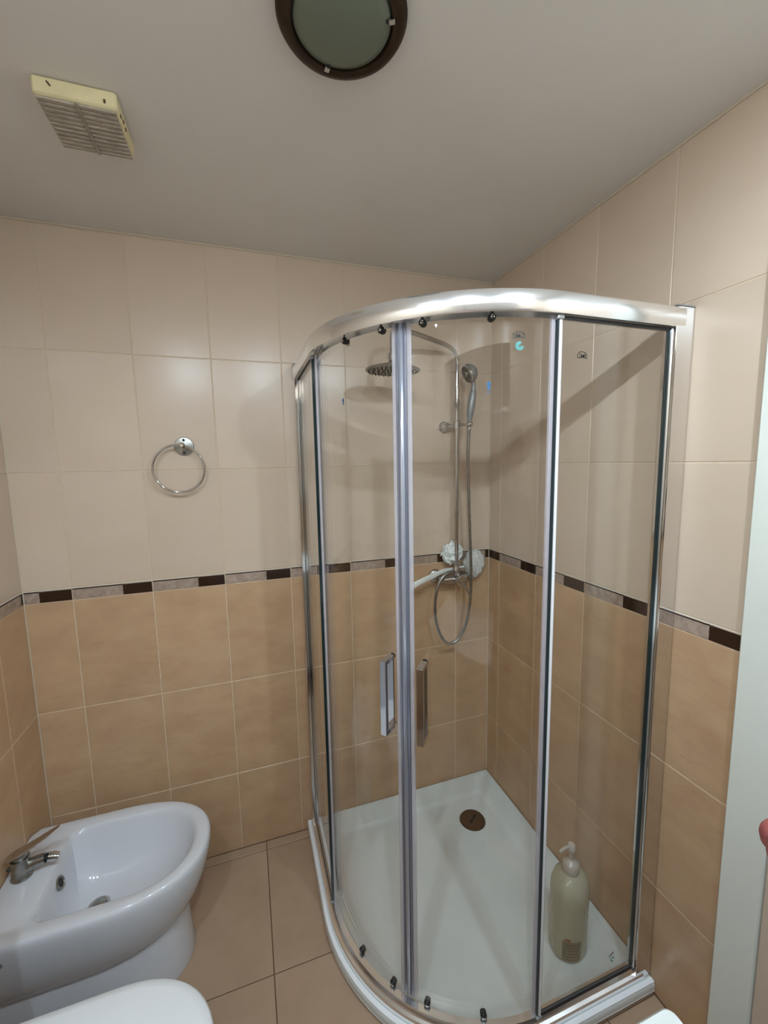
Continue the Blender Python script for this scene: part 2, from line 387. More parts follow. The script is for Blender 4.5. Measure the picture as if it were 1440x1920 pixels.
lip.loops([[a_, b_, c_, d_] for a_, b_, c_, d_ in zip(qa(-0.0005, 0.012), qa(0.0025, TZ - 0.001), qa(0.009, TZ + 0.0010), qa(0.0145, TZ + 0.0006))], False)
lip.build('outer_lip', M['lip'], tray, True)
cap = MB().lathe([(0.0, 0.010), (0.040, 0.010), (0.053, 0.008), (0.056, 0.004), (0.056, 0.0)], (-0.210, -0.221, 0.0145), n=40).build('drain_cover', M['drain_cap'], tray, True, label='round bronze drain cover')
MB().box((-0.208, -0.221, 0.0252), (0.052, 0.009, 0.0015), rz=0.62).build('slot', M['black'], cap)
MB().lathe([(0.057, 0.0), (0.063, 0.001), (0.057, 0.004)], (-0.210, -0.221, 0.0155), n=40, cap0=False, cap1=False).build('drain_ring', M['tray'], tray, True)
# ------------------------------------------------------------------ shower enclosure
enc = empty('shower_enclosure', (-0.43, -0.44, TZ), 'quadrant shower enclosure with curved sliding glass doors and bright aluminium rails', 'shower enclosure')
def track(R, x_end=0.0, y_end=0.0, n=40):
    """plan path with outward normals: left wall end -> arc -> right wall end"""
    out = [((CX - R, y_end), (-1, 0))]
    for i in range(1, 6): out.append(((CX - R, y_end + (CY - y_end) * i / 6), (-1, 0)))
    for i in range(n + 1):
        a = math.radians(180 + 90 * i / n); out.append(((CX + R * math.cos(a), CY + R * math.sin(a)), (math.cos(a), math.sin(a))))
    for i in range(1, 7): out.append(((CX + (x_end - CX) * i / 6, CY - R), (0, -1)))
    return out
def sweep(path, prof):
    return [[Vector((p[0] + nn[0] * o, p[1] + nn[1] * o, z)) for (o, z) in prof] for p, nn in path]
R0 = 0.485
ZTOP, ZBOT = 1.963, TZ + 0.0012
full = track(R0, -0.030, -0.030)
# top rail: slightly rounded outer face, open channel underneath
prof = [(0.016, 1.917), (0.0185, 1.923), (0.0195, 1.940), (0.0185, 1.957), (0.0160, 1.963), (-0.018, 1.963), (-0.020, 1.959), (-0.020, 1.915), (-0.016, 1.915), (-0.016, 1.930), (0.012, 1.930), (0.012, 1.917)]
top_rail = MB().loops(sweep(full, prof), True, True, True).build('top_rail', M['anod'], enc, True, auto=30)
prof = [(0.0185, ZBOT), (0.0195, ZBOT + 0.014), (0.0175, ZBOT + 0.020), (0.010, ZBOT + 0.023), (0.006, ZBOT + 0.033), (0.003, ZBOT + 0.036), (-0.014, ZBOT + 0.036), (-0.018, ZBOT + 0.030), (-0.020, ZBOT)]
bottom_rail = MB().loops(sweep(full, prof), True, True, True).build('bottom_rail', M['anod'], enc, True, auto=30)
# wall channels
wp = MB().box((-0.0305, -0.885, (1.966 + ZBOT) / 2), (0.057, 0.034, 1.966 - ZBOT), ch=0.0015).build('wall_channel', M['anod_mirror'], enc)
MB().box((-0.030, -0.885, 1.9675), (0.060, 0.036, 0.003)).build('end_cap', M['satin'], wp)
wp2 = MB().box((-0.870, -0.0305, (1.972 + ZBOT) / 2), (0.034, 0.057, 1.972 - ZBOT), ch=0.0015).build('wall_channel', M['anod_mirror'], enc)
MB().box((-0.870, -0.030, 1.9735), (0.036, 0.060, 0.003)).build('end_cap', M['satin'], wp2)
for (cx_, cy_, dx, dy) in ((-0.0605, -0.886, 0.004, 0.012), (-0.871, -0.0605, 0.012, 0.004)):
    MB().box((cx_, cy_, (1.915 + ZBOT + 0.036) / 2), (dx, dy, 1.915 - ZBOT - 0.036)).build('channel_lip', M['anod'], enc)
    gx, gy = (cx_ - 0.004, cy_) if dy > dx else (cx_, cy_ - 0.004)
    MB().box((gx, gy, (1.915 + ZBOT + 0.036) / 2), (min(dx, 0.009), min(dy, 0.009), 1.915 - ZBOT - 0.036)).build('channel_gasket', M['glass_edge'], enc)
GZ0, GZ1 = ZBOT + 0.034, 1.918
# fixed panes
pane_r = MB().box((-0.232, -0.8865, (GZ0 + GZ1) / 2), (0.338, 0.006, GZ1 - GZ0)).build('fixed_glass_pane', M['glass'], enc, label='flat clear glass pane at the right')
pane_l = MB().box((-0.8715, -0.232, (GZ0 + GZ1) / 2), (0.006, 0.338, GZ1 - GZ0)).build('fixed_glass_pane', M['glass'], enc, label='flat clear glass pane at the left')
MB().box((-0.4025, -0.8865, (GZ0 + GZ1) / 2), (0.0035, 0.0075, GZ1 - GZ0)).build('glass_edge', M['glass_edge'], pane_r)
MB().box((-0.8715, -0.4025, (GZ0 + GZ1) / 2), (0.0085, 0.0050, GZ1 - GZ0)).build('glass_edge', M['glass_edge'], pane_l)
MB().box((-0.3965, -0.8905, (GZ0 + GZ1) / 2), (0.0070, 0.002, GZ1 - GZ0)).build('seal_strip', M['seal_white'], pane_r, label='white seal strip')
MB().box((-0.4095, -0.880, (GZ0 + GZ1) / 2), (0.010, 0.006, GZ1 - GZ0)).build('seal_strip', M['seal_clear'], pane_r)
MB().box((-0.864, -0.4100, (GZ0 + GZ1) / 2), (0.006, 0.011, GZ1 - GZ0)).build('seal_strip', M['seal_clear'], pane_l)
# black gaskets above and below the fixed panes, small end blocks
for (xa, xb, ya, yb, par) in ((-0.401, -0.064, -0.8905, -0.8825, pane_r), (-0.8755, -0.8675, -0.401, -0.064, pane_l)):
    MB().box(((xa + xb) / 2, (ya + yb) / 2, GZ0 + 0.005), (xb - xa, yb - ya, 0.008)).build('gasket', M['rubber'], par)
    MB().box(((xa + xb) / 2, (ya + yb) / 2, GZ1 - 0.005), (xb - xa, yb - ya, 0.006)).build('gasket', M['rubber'], par)
for (x, y, par, rz) in ((-0.398, -0.889, pane_r, 0), (-0.874, -0.400, pane_l, PI / 2)):
    for z in (GZ1 - 0.006, GZ0 + 0.002):
        MB().box((x, y, z), (0.018, 0.012, 0.010), rz=rz, ch=0.002).build('end_block', M['satin'], par)
# sliding doors
RD = 0.466
def door_leaf(name, a0, a1, straight, lab):
    pts = []
    if straight == 'left':
        pts += [((CX - RD, CY + 0.055 * (1 - i / 3)), (-1, 0)) for i in range(3)]
    for i in range(25):
        a = math.radians(a0 + (a1 - a0) * i / 24); pts.append(((CX + RD * math.cos(a), CY + RD * math.sin(a)), (math.cos(a), math.sin(a))))
    if straight == 'right':
        pts += [((CX + 0.004, CY - RD), (0, -1))]
    z0, z1 = GZ0 + 0.008, GZ1 + 0.006
    d = MB().loops(sweep(pts, [(0.003, z0), (0.003, z1), (-0.003, z1), (-0.003, z0)]), True, True, True).build(name, M['glass'], enc, True, label=lab, auto=30)
    return d, pts, z0, z1
dl, pl_, z0, z1 = door_leaf('sliding_door', 180, 223.2, 'left', 'left curved glass sliding door')
dr, pr_, _, _ = door_leaf('sliding_door', 226.8, 270, 'right', 'right curved glass sliding door')
def strip(par, ang, wdt, thk, off, material, name='seal_strip', zz=None):
    a = math.radians(ang); r = RD + off; c = (CX + r * math.cos(a), CY + r * math.sin(a), ((z0 + z1) / 2))
    return MB().box(c, (thk, wdt, z1 - z0), rz=a, ch=min(thk, wdt) * 0.3).build(name, material, par, True)
# facing magnetic seals at the middle: clear fins and a rounded glossy core on each leaf
for par, sg in ((dl, -1), (dr, 1)):
    strip(par, 225 + sg * 2.35, 0.012, 0.008, 0.0, M['seal_clear'])
    strip(par, 225 + sg * 1.25, 0.0075, 0.012, 0.0, M['seal_core'])
a = math.radians(225); c = (CX + (RD + 0.003) * math.cos(a), CY + (RD + 0.003) * math.sin(a))
MB().lathe([(0.0060, z0 + 0.004), (0.0072, z0 + 0.006), (0.0072, z1 - 0.006), (0.0060, z1 - 0.004)], (c[0], c[1], 0), n=24).build('magnetic_seal', M['magnet'], dl, True)
# trailing edges of the doors
MB().box((CX - RD, CY + 0.058, (z0 + z1) / 2), (0.010, 0.007, z1 - z0)).build('edge_profile', M['seal_clear'], dl)
MB().box((CX + 0.008, CY - RD, (z0 + z1) / 2), (0.007, 0.010, z1 - z0)).build('edge_profile', M['seal_clear'], dr)
for (x, y, dx, dy, par) in ((CX - RD, CY + 0.022, 0.0065, 0.002, dl), (CX - 0.004, CY - RD, 0.002, 0.0065, dr)):
    MB().box((x, y, (z0 + z1) / 2), (dx, dy, z1 - z0)).build('edge_line', M['seal_core'], par)
# rollers, top and bottom
for par, angs in ((dl, (203, 218.5)), (dr, (231.5, 250.5))):
    for ang in angs:
        a = math.radians(ang)
        for z, sgn in ((1.915, -1), (0.086, 1)):
            d = Vector((math.cos(a), math.sin(a), 0)); c = Vector((CX, CY, z)) + d * (RD + 0.004)
            ro = MB().lathe([(0.004, -0.014), (0.0085, -0.012), (0.0090, 0.000), (0.0075, 0.003), (0.005, 0.004)], c, d, n=20).build('roller', M['rubber'], par, True)
            MB().box(c - d * 0.006 + Vector((0, 0, 0.009 * (-sgn))), (0.010, 0.012, 0.018), rz=a, ch=0.003).build('roller_housing', M['rubber'], ro)
            MB().lathe([(0.0042, 0.003), (0.0046, 0.0055), (0.002, 0.0065)], c, d, n=12).build('roller_screw', M['chrome'], ro)
# handles: square-section chrome loops standing off the glass
for par, ang in ((dl, 220.2), (dr, 231.4)):
    a = math.radians(ang); d = Vector((math.cos(a), math.sin(a), 0)); t = Vector((-math.sin(a), math.cos(a), 0))
    Rm = Matrix((d, t, Vector((0, 0, 1)))).transposed()
    g = MB(); c0 = Vector((CX, CY, 0)) + d * (RD + 0.003)
    ha, hb, th, wd = 0.898, 1.100, 0.011, 0.017
    def ring(x0, x1, za, zb, y):
        return [c0 + d * x + t * y + Vector((0, 0, z)) for x, z in ((x0, za), (x1, za), (x1, zb), (x0, zb))]
    o_ = lambda y, e=0.0: ring(0.0, 0.046 - e, ha + e, hb - e, y)
    i_ = lambda y, e=0.0: ring(0.0 + 0.006, 0.046 - th + e, ha + th - e, hb - th + e, y)
    g.loops([i_(-wd / 2), o_(-wd / 2), o_(wd / 2), i_(wd / 2), i_(-wd / 2)], True)
    hd = g.build('handle', M['chrome'], par, label='square chrome pull handle', bevel=0.0009)
    for z in (ha + 0.006, hb - 0.006):
        MB().lathe([(0.008, 0), (0.008, 0.003)], c0 + Vector((0, 0, z)) - d * 0.009, d, n=16).build('handle_washer', M['chrome'], hd)
# stickers
def text_on(par, body, c, u, size, material, name='printed_logo', mirror=False, v=(0, 0, 1)):
    cu = bpy.data.curves.new(name, 'FONT'); cu.body = body; cu.size = size; cu.align_x = 'CENTER'; cu.align_y = 'CENTER'
    cu.extrude = 0.0001; cu.offset = size * 0.012; cu.materials.append(material)
    tmp = bpy.data.objects.new('tmp', cu); COL.objects.link(tmp); bpy.context.view_layer.update()
    me = bpy.data.meshes.new_from_object(tmp.evaluated_get(bpy.context.evaluated_depsgraph_get()))
    bpy.data.objects.remove(tmp); me.materials.clear(); me.materials.append(material)
    o = bpy.data.objects.new(name, me)
    u = Vector(u).normalized(); v = Vector(v); n_ = u.cross(v)
    o.rotation_euler = Matrix((u, v, n_)).transposed().to_euler()
    if mirror: o.scale = (-1, 1, 1)
    link(o, par, c); return o
def flat_poly(pts, c, u, material, par, name, v=(0, 0, 1), t=0.0003):
    u = Vector(u).normalized(); v = Vector(v); n_ = u.cross(v); c = Vector(c)
    l0 = [c + u * p[0] + v * p[1] for p in pts]; l1 = [p + n_ * t for p in l0]
    return MB().loops([l0, l1], True, True, True).build(name, material, par)
def arc_band(r, w, a0, a1, n=14):
    o = [(r * math.cos(math.radians(a0 + (a1 - a0) * i / n)), r * math.sin(math.radians(a0 + (a1 - a0) * i / n))) for i in range(n + 1)]
    q = [((r - w) * math.cos(math.radians(a1 + (a0 - a1) * i / n)), (r - w) * math.sin(math.radians(a1 + (a0 - a1) * i / n))) for i in range(n + 1)]
    return o + q
text_on(pane_r, 'GME', (-0.333, -0.8898, 1.832), (1, 0, 0), 0.0150, M['black'])
flat_poly(arc_band(0.030, 0.0016, 68, 112), (-0.334, -0.8898, 1.8125), (1, 0, 0), M['black'], pane_r, 'printed_arc')
def on_door(ang, z, off=0.0034):
    a = math.radians(ang); return (CX + (RD + off) * math.cos(a), CY + (RD + off) * math.sin(a), z), (-math.sin(a), math.cos(a), 0)
p, u = on_door(258.0, 1.874); text_on(dr, 'GME', p, u, 0.0150, M['black'], mirror=True)
flat_poly(arc_band(0.030, 0.0014, 68, 112), (p[0], p[1], p[2] - 0.0195), u, M['black'], dr, 'printed_arc')
p, u = on_door(258.2, 1.853); flat_poly(arc_band(0.0100, 0.0078, 60, 360, 22), p, u, M['teal'], dr, 'printed_crescent')
arrow = [(-0.003, -0.010), (0.003, -0.010), (0.003, 0.001), (0.007, 0.001), (0, 0.010), (-0.007, 0.001), (-0.003, 0.001)]
p, u = on_door(249.8, 1.768); flat_poly(arrow, p, u, M['blue'], dr, 'arrow_sticker')
text_on(dr, '63', (p[0], p[1], p[2] - 0.0155), u, 0.008, M['blue'], name='sticker_text')
p, u = on_door(201.5, 1.763); flat_poly([(x * 0.8, y * 0.9) for x, y in arrow], p, u, M['blue'], dl, 'arrow_sticker')
p, u = on_door(205.0, 1.902); text_on(dl, 'G3', p, u, 0.013, M['black'])
text_on(pane_r, 'GME', (-0.146, -0.8898, 0.163), (0.82, 0, 0.57), 0.010, M['black'], v=(-0.57, 0, 0.82))
flat_poly(arc_band(0.0075, 0.0030, 0, 300, 18), (-0.141, -0.8898, 0.146), (1, 0, 0), M['teal'], pane_r, 'printed_ring')

# ------------------------------------------------------------------ shower column
sc = empty('riser_shower', (-0.208, -0.03, 1.08), 'chrome shower column with round overhead rose and riser pipe in the corner', 'shower')
MX, MY, MZ = -0.208, -0.060, 1.083
arm = smooth_path([(-0.206, MY, 1.135), (-0.206, MY, 1.40), (-0.206, MY, 1.75), (-0.206, MY, 1.97), (-0.2065, MY, 2.012), (-0.222, -0.066, 2.052), (-0.262, -0.083, 2.070), (-0.34, -0.118, 2.077), (-0.47, -0.176, 2.083), (-0.520, -0.1995, 2.080), (-0.543, -0.210, 2.066), (-0.550, -0.213, 2.040), (-0.551, -0.2145, 1.985)], 8)
MB().tube(arm, 0.0098, 16).build('riser_pipe', M['chrome'], sc, True, auto=60)
MB().lathe([(0.0105, 0), (0.0125, 0.002), (0.0125, 0.018), (0.0105, 0.020)], (-0.206, MY, 1.838), n=24).build('pipe_joint', M['chrome'], sc, True)
rose = MB().lathe([(0.012, 0.050), (0.015, 0.044), (0.017, 0.034), (0.014, 0.027), (0.020, 0.020), (0.060, 0.010), (0.094, 0.001), (0.100, -0.004), (0.0985, -0.008), (0.0, -0.008)], (-0.551, -0.2145, 1.936), (0.02, -0.03, 1), n=48).build('overhead_rose', M['dull_chrome'], sc, True, label='round overhead shower rose with black nozzles')
MB().lathe([(0.013, -0.004), (0.017, 0.004), (0.017, 0.014), (0.011, 0.022)], (-0.551, -0.2145, 1.972), n=24).build('ball_joint', M['chrome'], sc, True)
nz = MB()
for rr, cnt in ((0.018, 8), (0.036, 14), (0.054, 20), (0.072, 26), (0.088, 30)):
    for k in range(cnt):
        a = 2 * PI * k / cnt + rr * 9
        nz.lathe([(0.0028, 0.0), (0.0019, -0.0055)], (-0.551 + rr * math.cos(a), -0.2145 + rr * math.sin(a), 1.9285 - 0.03 * rr * -math.sin(a) * -1 * -1), (0, 0, 1), n=6)
nzo = nz.build('nozzles', M['rubber'], rose); nzo['kind'] = 'stuff'
# wall bracket with slider and handset holder
MB().lathe([(0.024, 0.0), (0.024, 0.006), (0.019, 0.010), (0.0165, 0.018), (0.0165, 0.040), (0.012, 0.044)], (-0.240, 0.0, 1.748), (0.0, -1, 0.0), n=28).build('wall_bracket', M['chrome'], sc, True)
MB().tube([(-0.240, -0.036, 1.748), (-0.206, MY, 1.748)], 0.007, 12).build('bracket_arm', M['chrome'], sc, True)
MB().lathe([(0.0115, -0.018), (0.0150, -0.015), (0.0150, 0.015), (0.0115, 0.018)], (-0.206, MY, 1.752), n=24).build('slider', M['chrome'], sc, True)
MB().tube([(-0.206, MY, 1.754), (-0.186, -0.090, 1.752), (-0.1795, -0.118, 1.750)], 0.0055, 10).build('holder_arm', M['chrome'], sc, True)
MB().lathe([(0.004, -0.0125), (0.0115, -0.009), (0.0140, 0.0), (0.0115, 0.009), (0.007, 0.0125)], (-0.1795, -0.122, 1.752), (0.1, 0, 1), n=20).build('holder_ball', M['chrome'], sc, True)
# mixer body on two wall unions
MB().tube([(-0.272, MY, 1.073), (-0.160, MY, 1.073)], 0.0185, 24).build('mixer_body', M['chrome'], sc, True)
for x in (-0.285, -0.135):
    MB().lathe([(0.031, 0.0), (0.031, 0.004), (0.026, 0.010), (0.015, 0.013), (0.0145, 0.046)], (x, 0.0, 1.082), (0, -1, 0), n=28).build('wall_union', M['chrome'], sc, True)
    MB().tube([(x, -0.046, 1.080), (x + (0.02 if x < -0.2 else -0.02), MY, 1.073)], 0.0135, 16).build('union_elbow', M['chrome'], sc, True)
MB().lathe([(0.019, 0.0), (0.0245, 0.008), (0.0265, 0.030), (0.0255, 0.046), (0.020, 0.054), (0.0, 0.056)], (-0.197, MY + 0.004, 1.073), (0.0, -1, 0.02), n=32).build('mixer_cartridge', M['chrome'], sc, True)
MB().tube(smooth_path([(-0.197, -0.108, 1.064), (-0.186, -0.116, 1.040), (-0.168, -0.124, 1.000)], 6), [0.0065] * 6 + [0.005] * 7, 12).build('mixer_lever', M['chrome'], sc, True)
MB().lathe([(0.0165, 0.010), (0.0175, 0.016), (0.0175, 0.040), (0.0125, 0.048), (0.0115, 0.062)], (-0.206, MY, 1.080), n=28).build('diverter', M['chrome'], sc, True)
MB().tube([(-0.206, MY, 1.112), (-0.168, -0.066, 1.114)], 0.0105, 16).build('diverter_knob', M['chrome'], sc, True)
MB().tube([(-0.206, MY, 1.112), (-0.240, -0.076, 1.111)], 0.0085, 14).build('hose_outlet', M['chrome'], sc, True)
# hand shower resting in the holder, with its hose
hs = empty('hand_shower', (-0.1795, -0.122, 1.755), 'chrome and grey hand shower hooked on the riser with a looped hose', 'hand shower')
ht = smooth_path([(-0.1805, -0.122, 1.763), (-0.178, -0.124, 1.800), (-0.172, -0.127, 1.850), (-0.168, -0.130, 1.890), (-0.1705, -0.134, 1.925), (-0.180, -0.137, 1.945)], 6)
nh = len(ht)
MB().tube(ht, [0.0095 + 0.0070 * math.sin(PI * min(1, max(0, (i - 1) / (nh * 0.58)))) - (0.0012 if i > nh * 0.62 else 0) for i in range(nh)], 18).build('grip', M['satin'], hs, True, label='satin grey grip')
MB().lathe([(0.0088, 0), (0.0118, 0.004), (0.0122, 0.014), (0.0095, 0.018)], (-0.1700, -0.1285, 1.868), (0.12, -0.08, 1), n=20).build('grip_collar', M['chrome'], hs, True)
hax = Vector((-0.85, 0.10, -0.42)).normalized(); hc = Vector((-0.186, -0.136, 1.957))
hd_ = MB().lathe([(0.006, -0.026), (0.022, -0.022), (0.034, -0.010), (0.0385, 0.004), (0.0390, 0.012), (0.036, 0.016), (0.034, 0.0165)], hc, hax, n=36, cap1=True).build('shower_head', M['satin'], hs, True, label='round grey shower head')
MB().lathe([(0.0395, 0.009), (0.0405, 0.012), (0.0395, 0.0155), (0.034, 0.018)], hc, hax, n=36, cap0=False, cap1=False).build('rim', M['chrome'], hd_, True)
MB().lathe([(0.033, 0.0165), (0.033, 0.020), (0.026, 0.0205), (0.024, 0.018), (0.014, 0.018), (0.012, 0.022), (0.0, 0.022)], hc, hax, n=32).build('spray_face', M['dull_chrome'], hd_, True)
nz = MB(); uu = hax.orthogonal().normalized(); vv = hax.cross(uu)
for rr, cnt in ((0.008, 6), (0.019, 14), (0.029, 22)):
    for k in range(cnt):
        a = 2 * PI * k / cnt; nz.lathe([(0.0014, 0.016), (0.0011, 0.0235)], hc + (uu * math.cos(a) + vv * math.sin(a)) * rr, hax, n=6)
nn_ = nz.build('nozzles', M['rubber'], hd_); nn_['kind'] = 'stuff'
hp = smooth_path([(-0.238, -0.076, 1.111), (-0.262, -0.084, 1.112), (-0.295, -0.089, 1.090), (-0.318, -0.090, 1.040), (-0.325, -0.088, 0.960), (-0.312, -0.085, 0.870), (-0.280, -0.083, 0.805), (-0.243, -0.082, 0.785), (-0.205, -0.084, 0.805), (-0.172, -0.088, 0.870), (-0.156, -0.092, 0.960), (-0.152, -0.096, 1.060), (-0.158, -0.100, 1.200), (-0.170, -0.106, 1.400), (-0.181, -0.113, 1.600), (-0.1805, -0.120, 1.735)], 14)
MB().tube(hp, [0.0062 + 0.0006 * (i % 2) for i in range(len(hp))], 12).build('hose', M['dull_chrome'], hs, True, auto=80, label='ribbed metal hose')
MB().lathe([(0.0075, 0), (0.0085, 0.004), (0.0085, 0.020), (0.006, 0.024)], (-0.1805, -0.1195, 1.722), n=16).build('hose_nut', M['chrome'], hs, True)

# net sponge behind the riser
def ruffle(name, c, R, count, material, label, cat):
    root = empty(name, (c[0], c[1], c[2] - R), label, cat)
    rnd = random.Random(7)
    b = MB()
    for k in range(count):
        ax = Vector((rnd.gauss(0, 1), rnd.gauss(0, 1), rnd.gauss(0, 1))).normalized(); u_ = ax.orthogonal().normalized(); v_ = ax.cross(u_)
        lps = []; rad = R * rnd.uniform(0.72, 1.0); ph = rnd.uniform(0, 6)
        for i in range(33):
            a = 1.25 * PI * i / 32
            d_ = u_ * math.cos(a) + v_ * math.sin(a)
            wv = math.sin(a * 7 + ph) * 0.18 + math.sin(a * 13 + 2 * ph) * 0.07
            p0 = Vector(c) + d_ * rad * 0.35 + ax * (R * (0.10 + wv * 0.4))
            p1 = Vector(c) + d_ * rad * (0.78) + ax * (R * (0.18 + wv))
            p2 = Vector(c) + d_ * rad * (1.0 + 0.05 * math.sin(a * 9)) + ax * (R * (0.02 + wv * 1.7))
            th = ax * 0.0018
            lps.append([p0 + th, p1 + th, p2 + th, p2 - th, p1 - th, p0 - th])
        b.loops(lps, True, True, True)
    b.build('ruffles', material, root, True, auto=80)
    core = MB(); N_ = 16
    core.loops([[Vector(c) + Vector((math.sin(PI * i / 10) * math.cos(2 * PI * k / N_), math.sin(PI * i / 10) * math.sin(2 * PI * k / N_) * 0.9, math.cos(PI * i / 10))) * (R * 0.68 + 1e-5) + Vector((0.0003 * math.cos(2 * PI * k / N_), 0.0003 * math.sin(2 * PI * k / N_), 0)) for k in range(N_)] for i in range(11)], True, True, True)
    core.build('core', material, root, True)
    for ch in root.children: ch.scale = (1, 0.62, 1)
    return root
ruffle('net_sponge', (-0.216, -0.033, 1.188), 0.054, 20, M['puff'], 'white ruffled net sponge tucked behind the riser pipe', 'sponge')
# long-handled back scrubber lying across the mixer
sb = empty('back_scrubber', (-0.12, -0.045, 1.06), 'white long-handled back scrubber with fluffy pale head, lying across the mixer', 'brush')
hb_ = MB(); pth = smooth_path([(-0.478, -0.096, 1.060), (-0.440, -0.095, 1.073), (-0.400, -0.094, 1.088), (-0.330, -0.090, 1.110), (-0.270, -0.062, 1.116), (-0.200, -0.034, 1.112), (-0.145, -0.034, 1.116)], 6)
lps = []
for i, p_ in enumerate(pth):
    t_ = (pth[min(i + 1, len(pth) - 1)] - pth[max(i - 1, 0)]).normalized(); nn = Vector((0, -1, 0)); wv = t_.cross(nn).normalized()
    f = i / (len(pth) - 1); ww = 0.0145 - 0.007 * f; 
    if i == 0: ww *= 0.4
    q = 0.0035
    lps.append([p_ + wv * ww + nn * q * 0.3, p_ + wv * ww * 0.7 + nn * q, p_ - wv * ww * 0.7 + nn * q, p_ - wv * ww + nn * q * 0.3, p_ - wv * ww * 0.9 - nn * q, p_ + wv * ww * 0.9 - nn * q])
hb_.loops(lps, True, True, True).build('handle', M['white_plastic'], sb, True, auto=60)
fl = MB(); N_ = 40; K_ = 24; rnd = random.Random(3); lps = []
for i in range(K_ + 1):
    ph = PI * i / K_; row = []
    for k in range(N_):
        th = 2 * PI * k / N_
        bump = 1 + 0.07 * math.sin(5 * th + 3 * ph) + 0.05 * math.sin(9 * th - 7 * ph) + rnd.uniform(-0.05, 0.05) * math.sin(ph)
        row.append(Vector((-0.103 + 0.052 * bump * math.sin(ph) * math.cos(th) + 1e-5 * math.cos(th), -0.034 + 0.028 * bump * math.sin(ph) * math.sin(th), 1.128 + 0.062 * bump * math.cos(ph))))
    lps.append(row)
fl.loops(lps, True, True, True).build('fluffy_head', M['fleece'], sb, True, auto=80)

# ------------------------------------------------------------------ pump bottle
bt = empty('pump_bottle', (-0.158, -0.738, 0.021), 'cream translucent pump bottle standing in the shower tray', 'bottle')
BX, BY, BZ = -0.163, -0.742, 0.0215
def oval(rx, ry, z, n=36, rot=0.35):
    return [Vector((BX + rx * math.cos(2 * PI * k / n) * math.cos(rot) - ry * math.sin(2 * PI * k / n) * math.sin(rot), BY + rx * math.cos(2 * PI * k / n) * math.sin(rot) + ry * math.sin(2 * PI * k / n) * math.cos(rot), BZ + z)) for k in range(n)]
prf = [(0.044, 0.0), (0.052, 0.003), (0.0555, 0.012), (0.0565, 0.05), (0.0555, 0.10), (0.0560, 0.16), (0.0575, 0.20), (0.0560, 0.225), (0.050, 0.245), (0.038, 0.258), (0.026, 0.266), (0.021, 0.268)]
MB().loops([oval(r * 1.16, r * 0.98, z * 1.02) for r, z in prf], True, True, True).build('body', M['bottle'], bt, True, auto=60)
MB().lathe([(0.0245, 0.270), (0.0255, 0.273), (0.0255, 0.298), (0.022, 0.304), (0.012, 0.308), (0.009, 0.311)], (BX, BY, BZ), n=28).build('collar', M['pump'], bt, True)
MB().lathe([(0.0065, 0.308), (0.0065, 0.345)], (BX, BY, BZ), n=16).build('pump_stem', M['pump'], bt, True)
pd = Vector((-0.96, 0.10, 0)).normalized()
ph_ = MB().lathe([(0.009, 0.342), (0.0125, 0.345), (0.0135, 0.358), (0.010, 0.364), (0.0, 0.365)], (BX, BY, BZ), n=20).build('pump_head', M['pump'], bt, True)
q0 = Vector((BX, BY, BZ + 0.356))
MB().tube(smooth_path([q0, q0 + pd * 0.018 + Vector((0, 0, 0.001)), q0 + pd * 0.034 - Vector((0, 0, 0.004)), q0 + pd * 0.040 - Vector((0, 0, 0.010))], 5), 0.0052, 12).build('spout', M['pump'], ph_, True)
# label print on the camera side of the bottle (flat marks following the body)
def bottle_patch(a0, a1, z0_, z1_, material, name, off=0.0006):
    n_ = 10; l = []
    for zz in (z0_, z1_):
        row = []
        for i in range(n_ + 1):
            th = math.radians(a0 + (a1 - a0) * i / n_) - 0.35
            r = 0.0562 + off; x = r * 1.16 * math.cos(th); y = r * 0.98 * math.sin(th)
            row.append(Vector((BX + x * math.cos(0.35) - y * math.sin(0.35), BY + x * math.sin(0.35) + y * math.cos(0.35), BZ + zz)))
        l.append(row)
    return MB().loops(l, False).build(name, material, bt, True)
bottle_patch(214, 270, 0.012, 0.082, M['label_film'], 'label')
bottle_patch(222, 238, 0.083, 0.092, M['label_orange'], 'label_mark', 0.0009)
rnd = random.Random(11)
for rz_ in range(6):
    a = 218
    while a < 262:
        l_ = rnd.uniform(3, 9); bottle_patch(a, a + l_, 0.018 + rz_ * 0.0105, 0.0225 + rz_ * 0.0105, M['label_dark'], 'label_text', 0.001); a += l_ + rnd.uniform(1.5, 3)

# ------------------------------------------------------------------ towel ring
tr_ = empty('towel_ring', (-1.285, 0, 1.672), 'chrome towel ring on a round wall plate', 'towel ring')
MB().lathe([(0.0325, 0.0), (0.0335, 0.003), (0.0315, 0.007), (0.020, 0.009), (0.0, 0.010)], (-1.2855, 0.0, 1.670), (0, -1, 0), n=40).build('wall_plate', M['satin'] if False else M['dull_chrome'], tr_, True)
for z in (1.6925, 1.6465):
    MB().lathe([(0.0048, 0.0), (0.0048, 0.0105), (0.003, 0.0115)], (-1.2855, 0.0, z), (0, -1, 0), n=14).build('screw', M['rubber'], tr_, True)
MB().lathe([(0.009, 0.006), (0.0075, 0.020), (0.0075, 0.036), (0.0105, 0.040), (0.0105, 0.048), (0.006, 0.053)], (-1.2875, 0.0, 1.672), (0, -1, 0), n=20).build('stud', M['chrome'], tr_, True)
ring = [(-1.303 + 0.0835 * math.cos(2 * PI * k / 72), -0.0405 , 1.590 + 0.0835 * math.sin(2 * PI * k / 72)) for k in range(72)]
MB().tube(ring, 0.0040, 14, closed=True).build('ring', M['chrome'], tr_, True, auto=80)

